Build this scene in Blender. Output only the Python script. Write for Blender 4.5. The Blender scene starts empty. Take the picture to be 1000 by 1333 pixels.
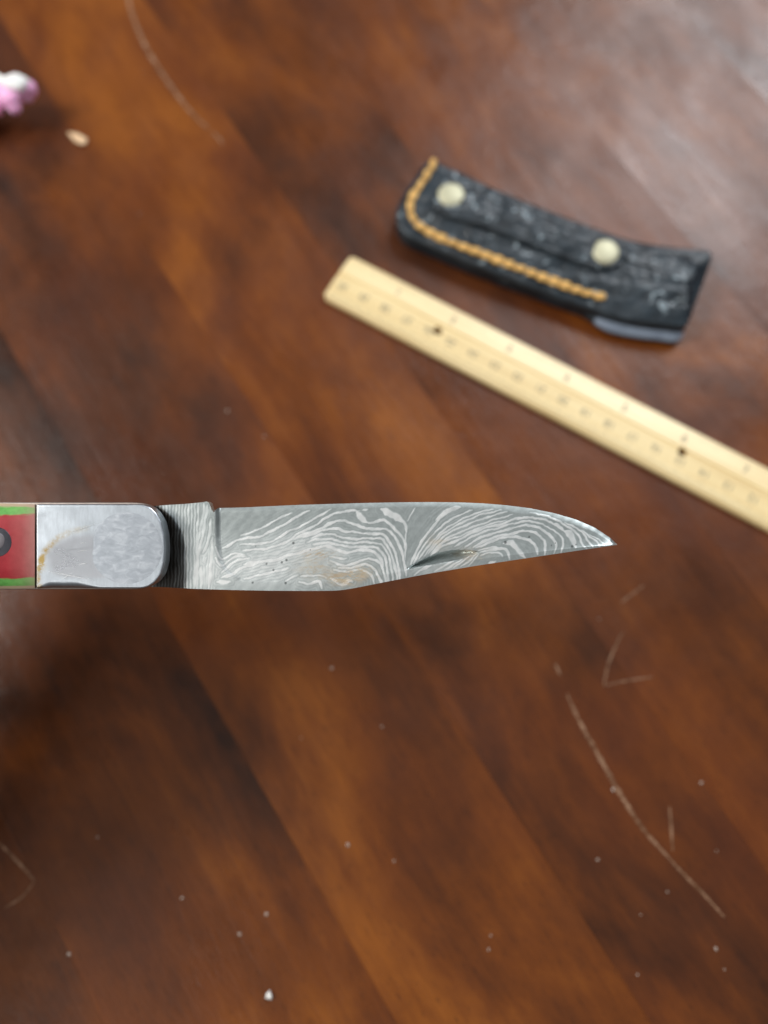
import bpy, bmesh, math, random
import numpy as np
from mathutils import Vector, Matrix, kdtree

random.seed(7); np.random.seed(7)
R = math.radians
scene = bpy.context.scene
COL = scene.collection

# ------------------------------------------------------------------ camera
TILT = R(15.0)          # phone looks down, 15 degrees off the vertical
CAMH = 0.281            # metres above the table top
F = Vector((0, math.sin(TILT), -math.cos(TILT)))
U = Vector((0, math.cos(TILT), math.sin(TILT)))
X = Vector((1, 0, 0))
CAM = Vector((0, 0, CAMH))
KD = 0.190              # distance of the knife's front face

cd = bpy.data.cameras.new('phone_camera')
cd.sensor_fit = 'HORIZONTAL'; cd.sensor_width = 26.0; cd.lens = 26.0
cd.clip_start = 0.01; cd.clip_end = 50
cd.dof.use_dof = True; cd.dof.focus_distance = 0.1945; cd.dof.aperture_fstop = 26.0 / 5.8
cam = bpy.data.objects.new('phone_camera', cd); COL.objects.link(cam)
cam.location = CAM; cam.rotation_euler = (TILT, 0, 0)
scene.camera = cam

# ------------------------------------------------------------------ room light
world = bpy.data.worlds.new('World'); scene.world = world; world.use_nodes = True
bg = world.node_tree.nodes['Background']
# a room: pale ceiling overhead, dimmer walls
wt = world.node_tree; wc = wt.nodes.new('ShaderNodeTexCoord'); wsep = wt.nodes.new('ShaderNodeSeparateXYZ'); wr_ = wt.nodes.new('ShaderNodeValToRGB')
wt.links.new(wc.outputs['Generated'], wsep.inputs[0]); wt.links.new(wsep.outputs[2], wr_.inputs[0]); wt.links.new(wr_.outputs[0], bg.inputs['Color'])
for e_, (p_, c_) in zip([wr_.color_ramp.elements[0], wr_.color_ramp.elements[1], wr_.color_ramp.elements.new(0.72)], ((0.0, (0.10, 0.095, 0.09, 1)), (1.0, (0.88, 0.95, 1.0, 1)), (0.45, (0.24, 0.24, 0.245, 1)))):
    e_.position = p_; e_.color = c_
bg.inputs['Strength'].default_value = 0.45

def area(name, direction, dist, sx, sy, power, color):
    l = bpy.data.lights.new(name, 'AREA'); l.shape = 'RECTANGLE'; l.size = sx; l.size_y = sy
    l.energy = power; l.color = color
    o = bpy.data.objects.new(name, l); COL.objects.link(o)
    d = Vector(direction).normalized(); o.location = d * dist
    o.rotation_euler = d.to_track_quat('Z', 'Y').to_euler()
    return o
area('window_ahead', (0.50, 0.83, 0.80), 2.6, 1.00, 0.90, 46, (0.92, 0.96, 1.0))
area('window_beside', (-1.10, 0.55, 0.75), 2.2, 1.0, 0.9, 5, (0.94, 0.97, 1.0))
area('ceiling_lamp', (-1.02, 0.14, 1.0), 1.9, 0.50, 0.50, 24, (1.0, 0.97, 0.92))
area('ceiling_lamp_behind', (-0.55, -0.62, 1.10), 1.9, 0.40, 0.40, 1.6, (1.0, 0.97, 0.92))

scene.view_settings.view_transform = 'Standard'
scene.view_settings.look = 'None'
scene.view_settings.exposure = 0.0
scene.view_settings.gamma = 1.0

# ------------------------------------------------------------------ helpers
def at(px, py, z=0.0):
    """a point of the picture, met at height z above the table"""
    d = X * ((px - 500) / 1000) + U * ((666.5 - py) / 1000) + F
    return CAM + d * ((z - CAMH) / d.z)

def link(name, mesh, mat=None, parent=None, loc=None):
    o = bpy.data.objects.new(name, mesh); COL.objects.link(o)
    if mat: mesh.materials.clear(); mesh.materials.append(mat)
    if parent: o.parent = parent
    if loc is not None: o.location = loc
    return o

def tag(o, label=None, cat=None, group=None, kind=None):
    if label: o['label'] = label
    if cat: o['category'] = cat
    if group: o['group'] = group
    if kind: o['kind'] = kind
    return o

def empty(name, loc, rot=(0, 0, 0)):
    o = bpy.data.objects.new(name, None); COL.objects.link(o)
    o.empty_display_size = 0.02; o.location = loc; o.rotation_euler = rot
    return o

def pydata(name, v, f, smooth=True, sharp=None):
    m = bpy.data.meshes.new(name); m.from_pydata([tuple(p) for p in v], [], f); m.update()
    bm = bmesh.new(); bm.from_mesh(m); bmesh.ops.recalc_face_normals(bm, faces=bm.faces[:]); bm.to_mesh(m); bm.free()
    m.polygons.foreach_set('use_smooth', [smooth] * len(m.polygons))
    if sharp: m.set_sharp_from_angle(angle=R(sharp))
    return m

def catmull(pts, n=10, closed=False):
    P = [np.array(p, float) for p in pts]; out = []
    m = len(P); rng = range(m if closed else m - 1)
    for i in rng:
        if closed: p0, p1, p2, p3 = P[i-1], P[i], P[(i+1) % m], P[(i+2) % m]
        else: p0, p1, p2, p3 = P[max(i-1, 0)], P[i], P[i+1], P[min(i+2, m-1)]
        for k in range(n):
            t = k / n
            out.append(0.5*((2*p1)+(-p0+p2)*t+(2*p0-5*p1+4*p2-p3)*t*t+(-p0+3*p1-3*p2+p3)*t**3))
    if not closed: out.append(P[-1])
    return np.array(out)

def resample(pts, n, closed=False):
    P = np.array(pts, float)
    if closed: P = np.vstack([P, P[:1]])
    d = np.concatenate([[0], np.cumsum(np.linalg.norm(np.diff(P, axis=0), axis=1))])
    t = np.linspace(0, d[-1], n + 1)[:-1] if closed else np.linspace(0, d[-1], n)
    return np.stack([np.interp(t, d, P[:, k]) for k in range(P.shape[1])], 1)

def sstep(a, b, x):
    t = np.clip((x - a) / (b - a), 0.0, 1.0); return t * t * (3 - 2 * t)

def rings_mesh(name, rings, cap_top=True, cap_bottom=True, sharp=None):
    """rings: list of (n,3) arrays, bottom to top, closed loops"""
    n = len(rings[0]); v = np.vstack(rings); f = []
    for r in range(len(rings) - 1):
        for i in range(n):
            j = (i + 1) % n
            f.append((r*n+i, r*n+j, (r+1)*n+j, (r+1)*n+i))
    v = list(v)
    if cap_bottom: f.append(tuple(range(n))[::-1])
    if cap_top:
        c = len(v); v.append(rings[-1].mean(0)); b = (len(rings)-1)*n
        for i in range(n): f.append((b+i, b+(i+1) % n, c))
    return pydata(name, v, f, True, sharp)

# --- node materials
class NT:
    def __init__(s, name):
        s.m = bpy.data.materials.new(name); s.m.use_nodes = True
        s.t = s.m.node_tree; s.b = s.t.nodes['Principled BSDF']
    def n(s, typ, **kw):
        nd = s.t.nodes.new(typ)
        for k, v in kw.items():
            if k in nd.inputs: nd.inputs[k].default_value = v
            else: setattr(nd, k, v)
        return nd
    def l(s, a, b): s.t.links.new(a, b)
    def noise(s, vec, scale, detail=4, rough=0.55, dist=0.0):
        nd = s.n('ShaderNodeTexNoise'); nd.inputs['Scale'].default_value = scale
        nd.inputs['Detail'].default_value = detail; nd.inputs['Roughness'].default_value = rough
        nd.inputs['Distortion'].default_value = dist
        if vec is not None: s.l(vec, nd.inputs['Vector'])
        return nd.outputs['Fac']
    def mapping(s, vec, scale=(1, 1, 1), rot=(0, 0, 0), loc=(0, 0, 0)):
        nd = s.n('ShaderNodeMapping'); nd.inputs['Scale'].default_value = scale
        nd.inputs['Rotation'].default_value = rot; nd.inputs['Location'].default_value = loc
        s.l(vec, nd.inputs['Vector']); return nd.outputs['Vector']
    def coord(s, out='Object'): return s.n('ShaderNodeTexCoord').outputs[out]
    def ramp(s, fac, stops, interp='LINEAR'):
        nd = s.n('ShaderNodeValToRGB'); nd.color_ramp.interpolation = interp
        e = nd.color_ramp.elements
        while len(e) < len(stops): e.new(0.5)
        for el, (p, c) in zip(e, stops):
            el.position = p; el.color = (c, c, c, 1) if not isinstance(c, tuple) else (*c, 1)
        s.l(fac, nd.inputs['Fac']); return nd.outputs['Color']
    def mix(s, fac, a, b, mode='MIX'):
        nd = s.n('ShaderNodeMix', data_type='RGBA', blend_type=mode)
        for sock, v in ((nd.inputs[0], fac), (nd.inputs[6], a), (nd.inputs[7], b)):
            if isinstance(v, (int, float)): sock.default_value = v
            elif isinstance(v, tuple): sock.default_value = (*v, 1)
            else: s.l(v, sock)
        return nd.outputs[2]
    def math(s, op, a, b=0.0, clamp=False):
        nd = s.n('ShaderNodeMath', operation=op, use_clamp=clamp)
        for i, v in enumerate((a, b)):
            if isinstance(v, (int, float)): nd.inputs[i].default_value = v
            else: s.l(v, nd.inputs[i])
        return nd.outputs[0]
    def attr(s, name, typ='GEOMETRY'):
        nd = s.n('ShaderNodeAttribute', attribute_name=name, attribute_type=typ); return nd.outputs['Fac']
    def bump(s, h, strength=0.3, dist=0.001):
        nd = s.n('ShaderNodeBump'); nd.inputs['Strength'].default_value = strength
        nd.inputs['Distance'].default_value = dist; s.l(h, nd.inputs['Height'])
        s.l(nd.outputs['Normal'], s.b.inputs['Normal']); return nd
    def set(s, **kw):
        for k, v in kw.items():
            sock = s.b.inputs[k.replace('_', ' ')]
            if isinstance(v, tuple): sock.default_value = v if len(sock.default_value) == 3 else (*v, 1)
            elif isinstance(v, (int, float)): sock.default_value = v
            else: s.l(v, sock)
        return s

# ------------------------------------------------------------------ table top
def mat_wood():
    w = NT('stained_table_wood'); co = w.coord('Object')
    ofs = w.n('ShaderNodeCombineXYZ'); seed = w.attr('seed', 'OBJECT'); tone = w.attr('tone', 'OBJECT')
    w.l(seed, ofs.inputs[0]); w.l(seed, ofs.inputs[1]); w.l(seed, ofs.inputs[2])
    va = w.n('ShaderNodeVectorMath', operation='ADD'); w.l(co, va.inputs[0]); w.l(ofs.outputs[0], va.inputs[1])
    v = va.outputs[0]
    blotch = w.noise(w.mapping(v, (9.5, 16, 16)), 1.0, 5, 0.58, 0.8)
    cloud = w.noise(w.mapping(v, (26, 36, 36)), 1.0, 4, 0.6, 0.3)
    streak = w.noise(w.mapping(v, (14, 190, 190)), 1.0, 5, 0.62, 0.5)
    fine = w.noise(w.mapping(v, (110, 900, 900)), 1.0, 4, 0.6)
    a = w.math('MULTIPLY', blotch, 0.64); b = w.math('MULTIPLY', streak, 0.15); c = w.math('MULTIPLY', cloud, 0.30)
    s = w.math('ADD', w.math('ADD', a, b), c)
    s = w.math('ADD', s, w.math('MULTIPLY', w.math('SUBTRACT', fine, 0.5), 0.10))
    s = w.math('ADD', w.math('MULTIPLY', w.math('SUBTRACT', s, 0.53), 0.98), 0.520)
    sx = w.n('ShaderNodeSeparateXYZ'); w.l(co, sx.inputs[0])
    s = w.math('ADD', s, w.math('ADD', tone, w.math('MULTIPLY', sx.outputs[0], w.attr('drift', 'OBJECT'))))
    col = w.ramp(s, [(0.33, (0.024, 0.0080, 0.0034)), (0.47, (0.078, 0.0210, 0.0046)),
                     (0.58, (0.136, 0.0360, 0.0052)), (0.72, (0.240, 0.0720, 0.0088))])
    red = w.noise(w.mapping(v, (12, 12, 12), loc=(4, 1, 2)), 1.0, 3)
    col = w.mix(w.ramp(red, [(0.42, 0.0), (0.66, 0.30)]), col, (0.110, 0.026, 0.009))
    # pores: short dark strokes along the grain
    pore = w.noise(w.mapping(v, (240, 1500, 1500)), 1.0, 2, 0.5)
    col = w.mix(w.ramp(pore, [(0.62, 0.0), (0.72, 0.55)]), col, (0.022, 0.008, 0.004))
    smear = w.ramp(w.noise(w.mapping(w.coord('Object'), (14, 24, 20)), 1.0, 5, 0.6, 0.8), [(0.32, 0.0), (0.68, 1.0)])
    rough = w.math('ADD', 0.24, w.math('MULTIPLY', smear, 0.18))
    w.set(Base_Color=col, Roughness=rough, Specular_IOR_Level=0.30)
    h = w.math('ADD', w.math('MULTIPLY', streak, 0.4), w.math('MULTIPLY', pore, -0.3))
    wav = w.noise(w.coord('Object'), 30.0, 3, 0.5)
    h = w.math('ADD', h, w.math('MULTIPLY', wav, 1.6))
    w.bump(h, 0.30, 0.0014)
    return w.m
WOOD = mat_wood()

TABLE_T = 0.010
u_dir = (at(820, 1260) - at(670, 1030)); u_dir.z = 0; u_dir.normalize()
w_dir = Vector((-u_dir.y, u_dir.x, 0))            # across the boards, to the right and up
ang = math.atan2(u_dir.y, u_dir.x)

top = tag(link('tabletop', pydata('tabletop', [(x, y, z) for z in (-0.030, -TABLE_T) for x, y in ((-.75, -.55), (.75, -.55), (.75, 1.0), (-.75, 1.0))],
      [(0, 1, 2, 3), (4, 5, 6, 7), (0, 1, 5, 4), (1, 2, 6, 5), (2, 3, 7, 6), (3, 0, 4, 7)], False), WOOD),
      'dark reddish brown stained wooden table top made of glued boards', None, None, 'structure')
top['seed'] = 0.3; top['tone'] = 0.0

# boards: joints measured across the grain from the point under the camera
JOINTS = [-0.430, -0.355, -0.278, -0.204, -0.1274, -0.0481, 0.0205, 0.0810, 0.1384, 0.212, 0.285, 0.356, 0.430, 0.505]
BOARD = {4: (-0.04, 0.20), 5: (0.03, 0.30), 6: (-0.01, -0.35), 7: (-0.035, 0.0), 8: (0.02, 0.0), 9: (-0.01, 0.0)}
for i in range(len(JOINTS) - 1):
    a, b = JOINTS[i], JOINTS[i+1]; g = 0.00001
    wd = (b - a) / 2 - g; L = 0.62; e = 0.00004
    v = [(sx*L, sy*(wd - q), z) for (z, q) in ((-TABLE_T + 0.0002, 0), (-e, 0), (0, e)) for sx, sy in ((-1, -1), (1, -1), (1, 1), (-1, 1))]
    f = [(0, 1, 2, 3), (8, 9, 10, 11)]
    for k in (0, 4):
        for q in range(4): f.append((k+q, k+(q+1) % 4, k+4+(q+1) % 4, k+4+q))
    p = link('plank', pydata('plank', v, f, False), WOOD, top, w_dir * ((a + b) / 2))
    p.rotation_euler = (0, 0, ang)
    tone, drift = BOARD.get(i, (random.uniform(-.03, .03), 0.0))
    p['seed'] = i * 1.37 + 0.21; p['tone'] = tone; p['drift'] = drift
top['drift'] = 0.0

# scratches in the varnish: shallow ploughed lines with a pale raised burr
def mat_scratch():
    w = NT('scratched_varnish'); n = w.ramp(w.noise(w.coord('Object'), 260, 4, 0.7), [(0.40, 0.0), (0.62, 1.0)])
    col = w.mix(n, (0.10, 0.040, 0.014), (0.30, 0.17, 0.10))
    return w.set(Base_Color=col, Roughness=0.5, Specular_IOR_Level=0.4).m
SCR = mat_scratch()
def ribbon(name, px, width, mat, parent, h=0.00010):
    P = resample([tuple(at(x, y))[:2] for x, y in catmull(px, 8)], 60); n = len(P); v = []; f = []
    T = np.gradient(P, axis=0); T /= np.linalg.norm(T, axis=1)[:, None]; N = np.stack([-T[:, 1], T[:, 0]], 1)
    for i in range(n):
        t = i / (n - 1); ww = width * (0.35 + 0.65 * math.sin(math.pi * min(1, max(0, t)))**0.5) * (0.7 + 0.3 * math.sin(i * 1.7) * math.sin(i * 0.61)) / 2
        if i in (0, n-1): ww *= 0.1
        for s_, z in ((-1, 0.00001), (0, h), (1, 0.00001)):
            q = P[i] + N[i] * ww * s_; v.append((q[0], q[1], z))
    for i in range(n - 1):
        for k in (0, 1): f.append((i*3+k, i*3+k+1, i*3+k+4, i*3+k+3))
    return link(name, pydata(name, v, f), mat, parent)
ribbon('scratch', [(164, -20), (172, 18), (192, 65), (220, 108), (248, 145), (272, 168)], 0.0021, SCR, top)
ribbon('scratch', [(276, 172), (284, 179), (290, 187)], 0.0014, SCR, top)
ribbon('scratch', [(738, 903), (756, 942), (782, 988), (806, 1031), (838, 1080), (872, 1118)], 0.0019, SCR, top)
ribbon('scratch', [(870, 1116), (895, 1143), (920, 1168), (943, 1194)], 0.0013, SCR, top)
ribbon('scratch', [(723, 864), (730, 880)], 0.0012, SCR, top)
ribbon('scratch', [(872, 1050), (874, 1078), (876, 1108)], 0.0011, SCR, top)
ribbon('scratch', [(786, 893), (793, 862), (806, 832), (812, 822)], 0.0010, SCR, top)
ribbon('scratch', [(786, 893), (812, 887), (850, 881)], 0.0008, SCR, top)
ribbon('scratch', [(808, 785), (824, 773), (838, 762)], 0.0010, SCR, top)
ribbon('scratch', [(-4, 1095), (18, 1117), (34, 1134), (45, 1147)], 0.0012, SCR, top)
ribbon('scratch', [(45, 1148), (28, 1168), (6, 1182)], 0.0009, SCR, top)

# ------------------------------------------------------------------ knife
ROT = (TILT, 0, 0)
knife_px = (130.0, 711.0)
knife = empty('folding_knife', CAM + X * ((knife_px[0]-500)*KD/1000) + U * ((666.5-knife_px[1])*KD/1000) + F * KD, ROT)
tag(knife, 'open folding knife with wavy patterned steel blade held above the table', 'knife')
def K(px, py, z=0.0):
    """knife-local position (metres) of a photographed point lying z in front of the bolster face"""
    k = (KD - z) / 1000
    return ((px-500)*k - (knife_px[0]-500)*KD/1000, (666.5-py)*k - (666.5-knife_px[1])*KD/1000, z)

# ---- blade
ZB = -0.0060                                   # flat of the ricasso, behind the bolster face
TOPP = [(196,659),(215,657.5),(240,656),(262,654),(269,652.8),(272.5,655),(275.5,663.5),(278.5,667),(281,663.5),(284,661.2),(300,661),(330,660),(380,657.6),(430,656),(480,654.6),(520,653.9),(560,653.6),(600,654),(630,655.3),(660,657.8),(690,661.6),(720,667.6),(750,676.2),(775,687.2),(795,700.6),(803.5,708.6)]
BOTP = [(196,764),(215,764.5),(250,766.5),(300,768),(350,769),(400,769.3),(436,769),(450,767.6),(470,764),(510,756),(560,746.5),(620,736.5),(680,727.5),(740,718.6),(803.5,709.2)]
NUP = [(527,741.5),(540,734),(555,726),(572,719.2),(590,716),(605,715.6),(618,717),(627,719.6)]
NLO = [(527,741.8),(545,738),(565,734.5),(585,731.2),(600,727.6),(612,724.2),(627,719.8)]
ip = lambda P, x: np.interp(x, [p[0] for p in P], [p[1] for p in P])
xs = np.unique(np.concatenate([np.arange(196, 268, 1.0), np.arange(268, 292, 0.4), np.arange(292, 795, 1.0), np.linspace(795, 803.5, 18)]))
sm_top = ip(TOPP, xs); kk = np.ones(7)/7
tmp = np.convolve(np.pad(sm_top, 3, 'edge'), kk, 'valid'); sm_top = np.where(xs > 300, tmp, sm_top)
sm_bot = np.convolve(np.pad(ip(BOTP, xs), 3, 'edge'), kk, 'valid')
NR = 118
tt = np.linspace(0, 1, NR)
PX = np.repeat(xs[:, None], NR, 1)
PY = sm_top[:, None] + (sm_bot - sm_top)[:, None] * tt[None, :]
Hh = np.maximum(sm_bot - sm_top, 0.3)[:, None]
frac = (sm_bot[:, None] - PY) / Hh                        # 0 at the back, 1 at the cutting edge
xp = np.interp(PY, [655, 665, 700, 718, 730, 738, 745, 752], [279, 279.3, 279.6, 281.2, 283.5, 287, 293, 306])
g = sstep(0, 8.0, PX - xp)
depth = g * 0.00095 * np.clip((frac - 0.10) / 0.90, 0, 1) ** 0.75
dist_edge = (PY - sm_top[:, None])
bevw = np.interp(PX, [283, 330, 600, 640, 720, 803], [5.5, 6.0, 6.5, 8.0, 9.0, 5.0])
bev = np.clip(1 - dist_edge / bevw, 0, 1) ** 1.4 * (PX > 282)
depth = depth + bev * 0.00030 * sstep(282, 288, PX)
tipf = sstep(700, 803, PX); depth = depth + tipf * 0.0005 * (frac * 0 + 1) * sstep(740, 803, PX)
xr = np.interp(PY, [652, 662, 675, 692, 712, 770], [204, 212, 228, 239, 243.5, 244])
relief = np.clip((xr - PX) / 30, 0, 1.4); front_relief = 0.0021 * np.where(relief < 0.12, relief**2 / 0.24, relief - 0.06)
nu = ip(NUP, PX); nl = ip(NLO, PX); un = (PY - nu) / np.maximum(nl - nu, 0.4)
inn = (un > 0) & (un < 1) & (PX > 527) & (PX < 627)
nick = np.where(inn, 0.0023 * np.minimum(un / 0.38, (1 - un) / 0.62) * sstep(527, 550, PX) * (1 - sstep(596, 627, PX)), 0)
# hammer and grind unevenness, a few hundredths of a millimetre
wav = 0.00001*(np.sin(PX*0.19+PY*0.11)+np.sin(PX*0.083-PY*0.21+1.3)) + 0.000008*np.sin(PX*0.41+PY*0.37)
zf = ZB - depth - nick - front_relief + wav
zb = ZB - 0.0034 + depth - wav
zb = np.minimum(zb, zf - 0.00012)
nx, ny = PX.shape
# layered (folded) steel: each bright layer traced as a line with its width
LINES = [
 ([(313,697),(325,694),(335,690),(345,685),(360,677),(372,671),(381,667)],2.0),
 ([(289,714),(297,711),(305,705),(312,702),(325,700.5),(335,699),(345,696),(360,688),(375,680),(390,671),(403,664)],2.7),
 ([(313,709),(328,708),(340,708),(352,705),(365,699),(375,692),(385,688),(400,681),(410,675),(420,669),(431,663)],2.4),
 ([(316,717),(328,715.5),(340,715),(352,713),(365,709),(378,703),(385,697),(395,692),(405,687),(415,681),(425,674),(440,667.5),(455,665),(468,665)],2.6),
 ([(383,702),(395,696),(410,691),(420,687),(430,681.5),(440,677.5),(455,680),(470,686),(485,689),(500,688),(510,694),(518,705),(523,718),(527,735),(529,750)],3.2),
 ([(390,700),(400,697.5),(415,692.5),(425,689),(433,688),(442,689),(450,692),(465,693),(480,695),(495,695),(503,700),(511,712),(517,728),(520,748),(521,760)],3.0),
 ([(405,701),(418,696),(432,695.5),(440,698),(450,700.5),(465,701.5),(480,701),(495,701),(501,706),(507,715),(512,730),(516,745),(518,762)],2.8),
 ([(400,706),(412,702.5),(428,701.5),(440,704),(448,706.5),(460,707),(478,705.5),(490,708),(498,710),(504,719),(509,735),(511,750),(512,764)],2.6),
 ([(408,709),(425,706.5),(438,708.5),(450,711),(465,712.5),(480,711.5),(490,713),(497,718),(502,728),(505,748),(506,765)],3.0),
 ([(318,735),(340,731),(360,729),(370,724.5),(385,721),(400,717),(415,712.5),(427,711.5),(435,714),(445,718),(455,719),(470,716),(485,718),(494,725),(499,738)],3.8),
 ([(430,730),(440,734),(450,737),(460,733.5),(470,730),(480,727.5),(490,729.5),(496,736),(500,744),(502,753),(503,768)],3.0),
 ([(430,724.5),(440,726.5),(451,727)],2.2),
 ([(440,739),(455,740),(465,737),(478,735),(486,740),(492,748),(496,757),(498,770)],3.0),
 ([(434,741),(447,744),(460,743),(470,742),(480,746),(486,753),(487,761)],2.6),
 ([(430,752),(437,756.5),(443,761),(450,759),(454,756),(459,758)],4.4),
 ([(464,665),(468,670),(473,676),(478,680)],6.5),
 ([(477,680),(487,680),(500,677),(508,683),(515,690),(522,697),(527,705),(528,718)],3.8),
 ([(472,664),(479,663.5)],3.0),
 ([(497,663),(504,666),(512,670),(519,674),(524,679)],8.5),
 ([(523,674),(528,684),(529,694)],3.6),
 ([(529,690),(528,715),(528,728)],1.5),
 ([(530,679),(536,669),(541,661)],1.3),
 ([(281,712),(284,722),(289,728),(296,725),(303,721),(318,722)],2.0),
 ([(281,726),(285,733),(290,736),(298,730),(307,725),(320,724)],2.0),
 ([(288,746),(295,740),(303,733),(312,728.5),(325,727)],2.4),
 ([(289,752),(302,748),(312,741),(325,736),(335,733.5)],4.0),
 ([(318,753),(330,751),(345,747),(360,744),(376,739)],2.6),
 ([(372,757),(382,751),(388,748)],2.0),
 ([(390,758),(402,760),(415,757),(420,766)],3.2),
 ([(392,750),(400,750),(415,749),(425,752)],2.0),
 # second fold, towards the point
 ([(534,736),(543,717),(550,703),(560,690),(572,676),(585,665),(597,660)],2.8),
 ([(568,677),(578,669),(588,663),(599,660)],6.0),
 ([(538,735),(547,719),(558,703),(570,690),(585,677),(600,670),(615,664)],2.0),
 ([(545,728),(556,714),(568,700),(580,688),(595,680),(610,672),(630,665.5),(642,663)],2.0),
 ([(552,724),(562,712),(574,697),(590,687),(608,677.5),(630,669),(652,664.5)],1.9),
 ([(557,721),(567,709),(580,697),(596,688.5),(612,681.5),(636,673),(660,666)],1.9),
 ([(561,720),(572,709),(586,699),(600,692.5),(616,686),(642,677),(668,670)],1.9),
 ([(566,717),(578,706),(590,700.5),(604,696),(618,689.5),(640,682),(660,677)],1.6),
 ([(560,724),(572,713.5),(582,708.5),(594,704),(605,699),(617,692.5),(635,686.5),(655,682),(668,676.5),(680,674),(695,674),(710,677),(722,682.5)],2.8),
 ([(718,681),(728,686),(737,692)],4.0),
 ([(735,691),(742,697),(747,705),(750,713)],9.0),
 ([(592,711.5),(602,706.5),(614,699),(630,692.5),(650,687),(670,681),(690,678.6),(705,682),(718,689),(729,696),(733,705),(731,719)],2.3),
 ([(606,712),(620,703),(640,695),(656,691),(670,686.5),(685,684),(700,686.5),(712,694),(721,702),(724,711),(721,721)],2.6),
 ([(616,713),(630,705),(643,699.5),(655,697),(670,694),(685,691),(695,693),(705,700),(710,708),(709,722)],3.2),
 ([(619,714),(632,708),(645,703),(655,700),(670,699),(683,701),(692,705.5),(698,711),(700,722)],3.2),
 ([(656,707),(665,707),(672,713),(678,720),(684,726)],7.5),
 ([(623,716.5),(632,714),(642,713),(653,713.5)],2.4),
 ([(625,719),(640,716),(655,714),(661,719),(663.5,728)],3.2),
 ([(626,723),(638,719.8),(650,719.4),(654,725)],2.2),
 ([(636,733),(645,731)],4.0),
 ([(690,668),(706,670.5),(720,675),(735,683),(748,692),(755,700),(758,708),(764,715)],2.2),
 ([(735,680),(750,687),(760,695),(766,704),(772,713)],2.2),
 ([(757,690),(766,697),(775,704),(781,711)],2.0),
 ([(768,696),(778,702),(787,709)],2.0),
 ([(566,744),(578,737),(590,731)],2.2),([(578,743),(590,735),(602,728)],2.2),([(590,739),(602,731),(613,723)],2.2),
 ([(600,738),(612,730),(619,721)],2.0),([(611,736),(618,728),(623,721)],1.8),([(540,748),(552,740),(562,737)],3.5),
 # tang and ricasso, layers standing on edge
 ([(266,656),(264,675),(259,700),(256,716)],3.0),([(270,658),(267,680),(262,705),(257,728),(254,764)],4.0),
 ([(275,676),(272,700),(269,712),(264,720)],3.4),([(277,700),(275,730),(272,766)],4.5),([(262,738),(262,766)],5.0),([(283,758),(300,757)],5.0),
]
for q, x0 in enumerate(np.arange(199, 258, 4.15)):
    LINES.append(([(x0+1.5, 654), (x0+0.6, 680), (x0-0.4+0.6*math.sin(q*2.1), 710), (x0+0.8*math.sin(q), 740), (x0-1.0, 768)], 1.7+0.5*math.sin(q*1.9)))
JX = PX + 0.40*np.sin(PY*0.21+PX*0.13) + 0.25*np.sin(PX*0.37-PY*0.33)+0.13*np.sin(PY*0.83+PX*0.3)
JY = PY + 0.40*np.sin(PX*0.29+PY*0.2) + 0.22*np.sin(PX*0.63+1.0+PY*0.5) + 0.25*np.sin(PX*0.17-PY*0.4) + 0.13*np.sin(PX*1.1-PY*0.3)
layer = np.zeros_like(PX); near = np.full(PX.shape, 30.0)
fade = 0.92 + 0.14*np.sin(PX*0.11+PY*0.17)*np.sin(PX*0.063-PY*0.23+1.1) + 0.12*np.sin(PX*0.31+PY*0.09)
thick = 1.0 + 0.20*np.sin(PX*0.145-PY*0.21+0.7) + 0.10*np.sin(PX*0.27+PY*0.13)
for pts, wdt in LINES:
    C = catmull(pts, 5); wv = wdt * 0.98
    m = (JX > C[:, 0].min()-wv-2) & (JX < C[:, 0].max()+wv+2) & (JY > C[:, 1].min()-wv-2) & (JY < C[:, 1].max()+wv+2)
    if not m.any(): continue
    qx, qy = JX[m], JY[m]; best = np.full(qx.shape, 1e9); arcp = np.zeros(qx.shape); acc = 0.0
    for k in range(len(C)-1):
        a, b = C[k], C[k+1]; d = b - a; L2 = d @ d + 1e-9
        t = np.clip(((qx-a[0])*d[0]+(qy-a[1])*d[1])/L2, 0, 1)
        dq = np.hypot(qx-a[0]-t*d[0], qy-a[1]-t*d[1]); cl = dq < best; arcp = np.where(cl, acc+t*math.sqrt(L2), arcp); best = np.where(cl, dq, best); acc += math.sqrt(L2)
    hw_ = wv/2*thick[m]*np.clip(np.minimum(arcp, acc-arcp)/min(9.0, acc*0.35)+0.25, 0, 1); val = (1 - sstep(hw_-0.75, hw_+0.9, best))*np.clip(fade[m], 0.35, 1)
    layer[m] = np.maximum(layer[m], val); near[m] = np.minimum(near[m], best)
# greys between the bright layers: plain dark folds against densely layered paler zones
def blob(cx, cy, rx, ry): return np.exp(-(((PX-cx)/rx)**2+((PY-cy)/ry)**2))
base = 0.13 + 0.48*blob(345, 738, 80, 32) + 0.30*blob(390, 706, 45, 18) + 0.22*blob(450, 722, 40, 18) + 0.28*blob(612, 690, 42, 20) + 0.3*blob(575, 742, 40, 9) + 0.28*blob(268, 745, 20, 40) + 0.08*blob(262, 690, 12, 40) - 0.05*blob(320, 682, 40, 16)
zone = np.clip(0.25 + blob(370, 735, 95, 30) + blob(420, 705, 60, 22) + blob(600, 690, 50, 22) + blob(470, 735, 50, 20) + blob(255, 720, 25, 70), 0, 1)*(1-0.8*blob(322, 684, 34, 14))*(1-0.85*blob(545, 690, 14, 30))
base = base + zone*0.15*np.cos(2*math.pi*near/3.9)*(near < 14)*(near > 0.9) - 0.05*np.exp(-((near-3.2)/1.2)**2)
layer = layer * np.where(PX < 279, 0.60, 1.0)
layer = np.clip(base + layer*(1-base)*0.90, 0, 1)
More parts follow.
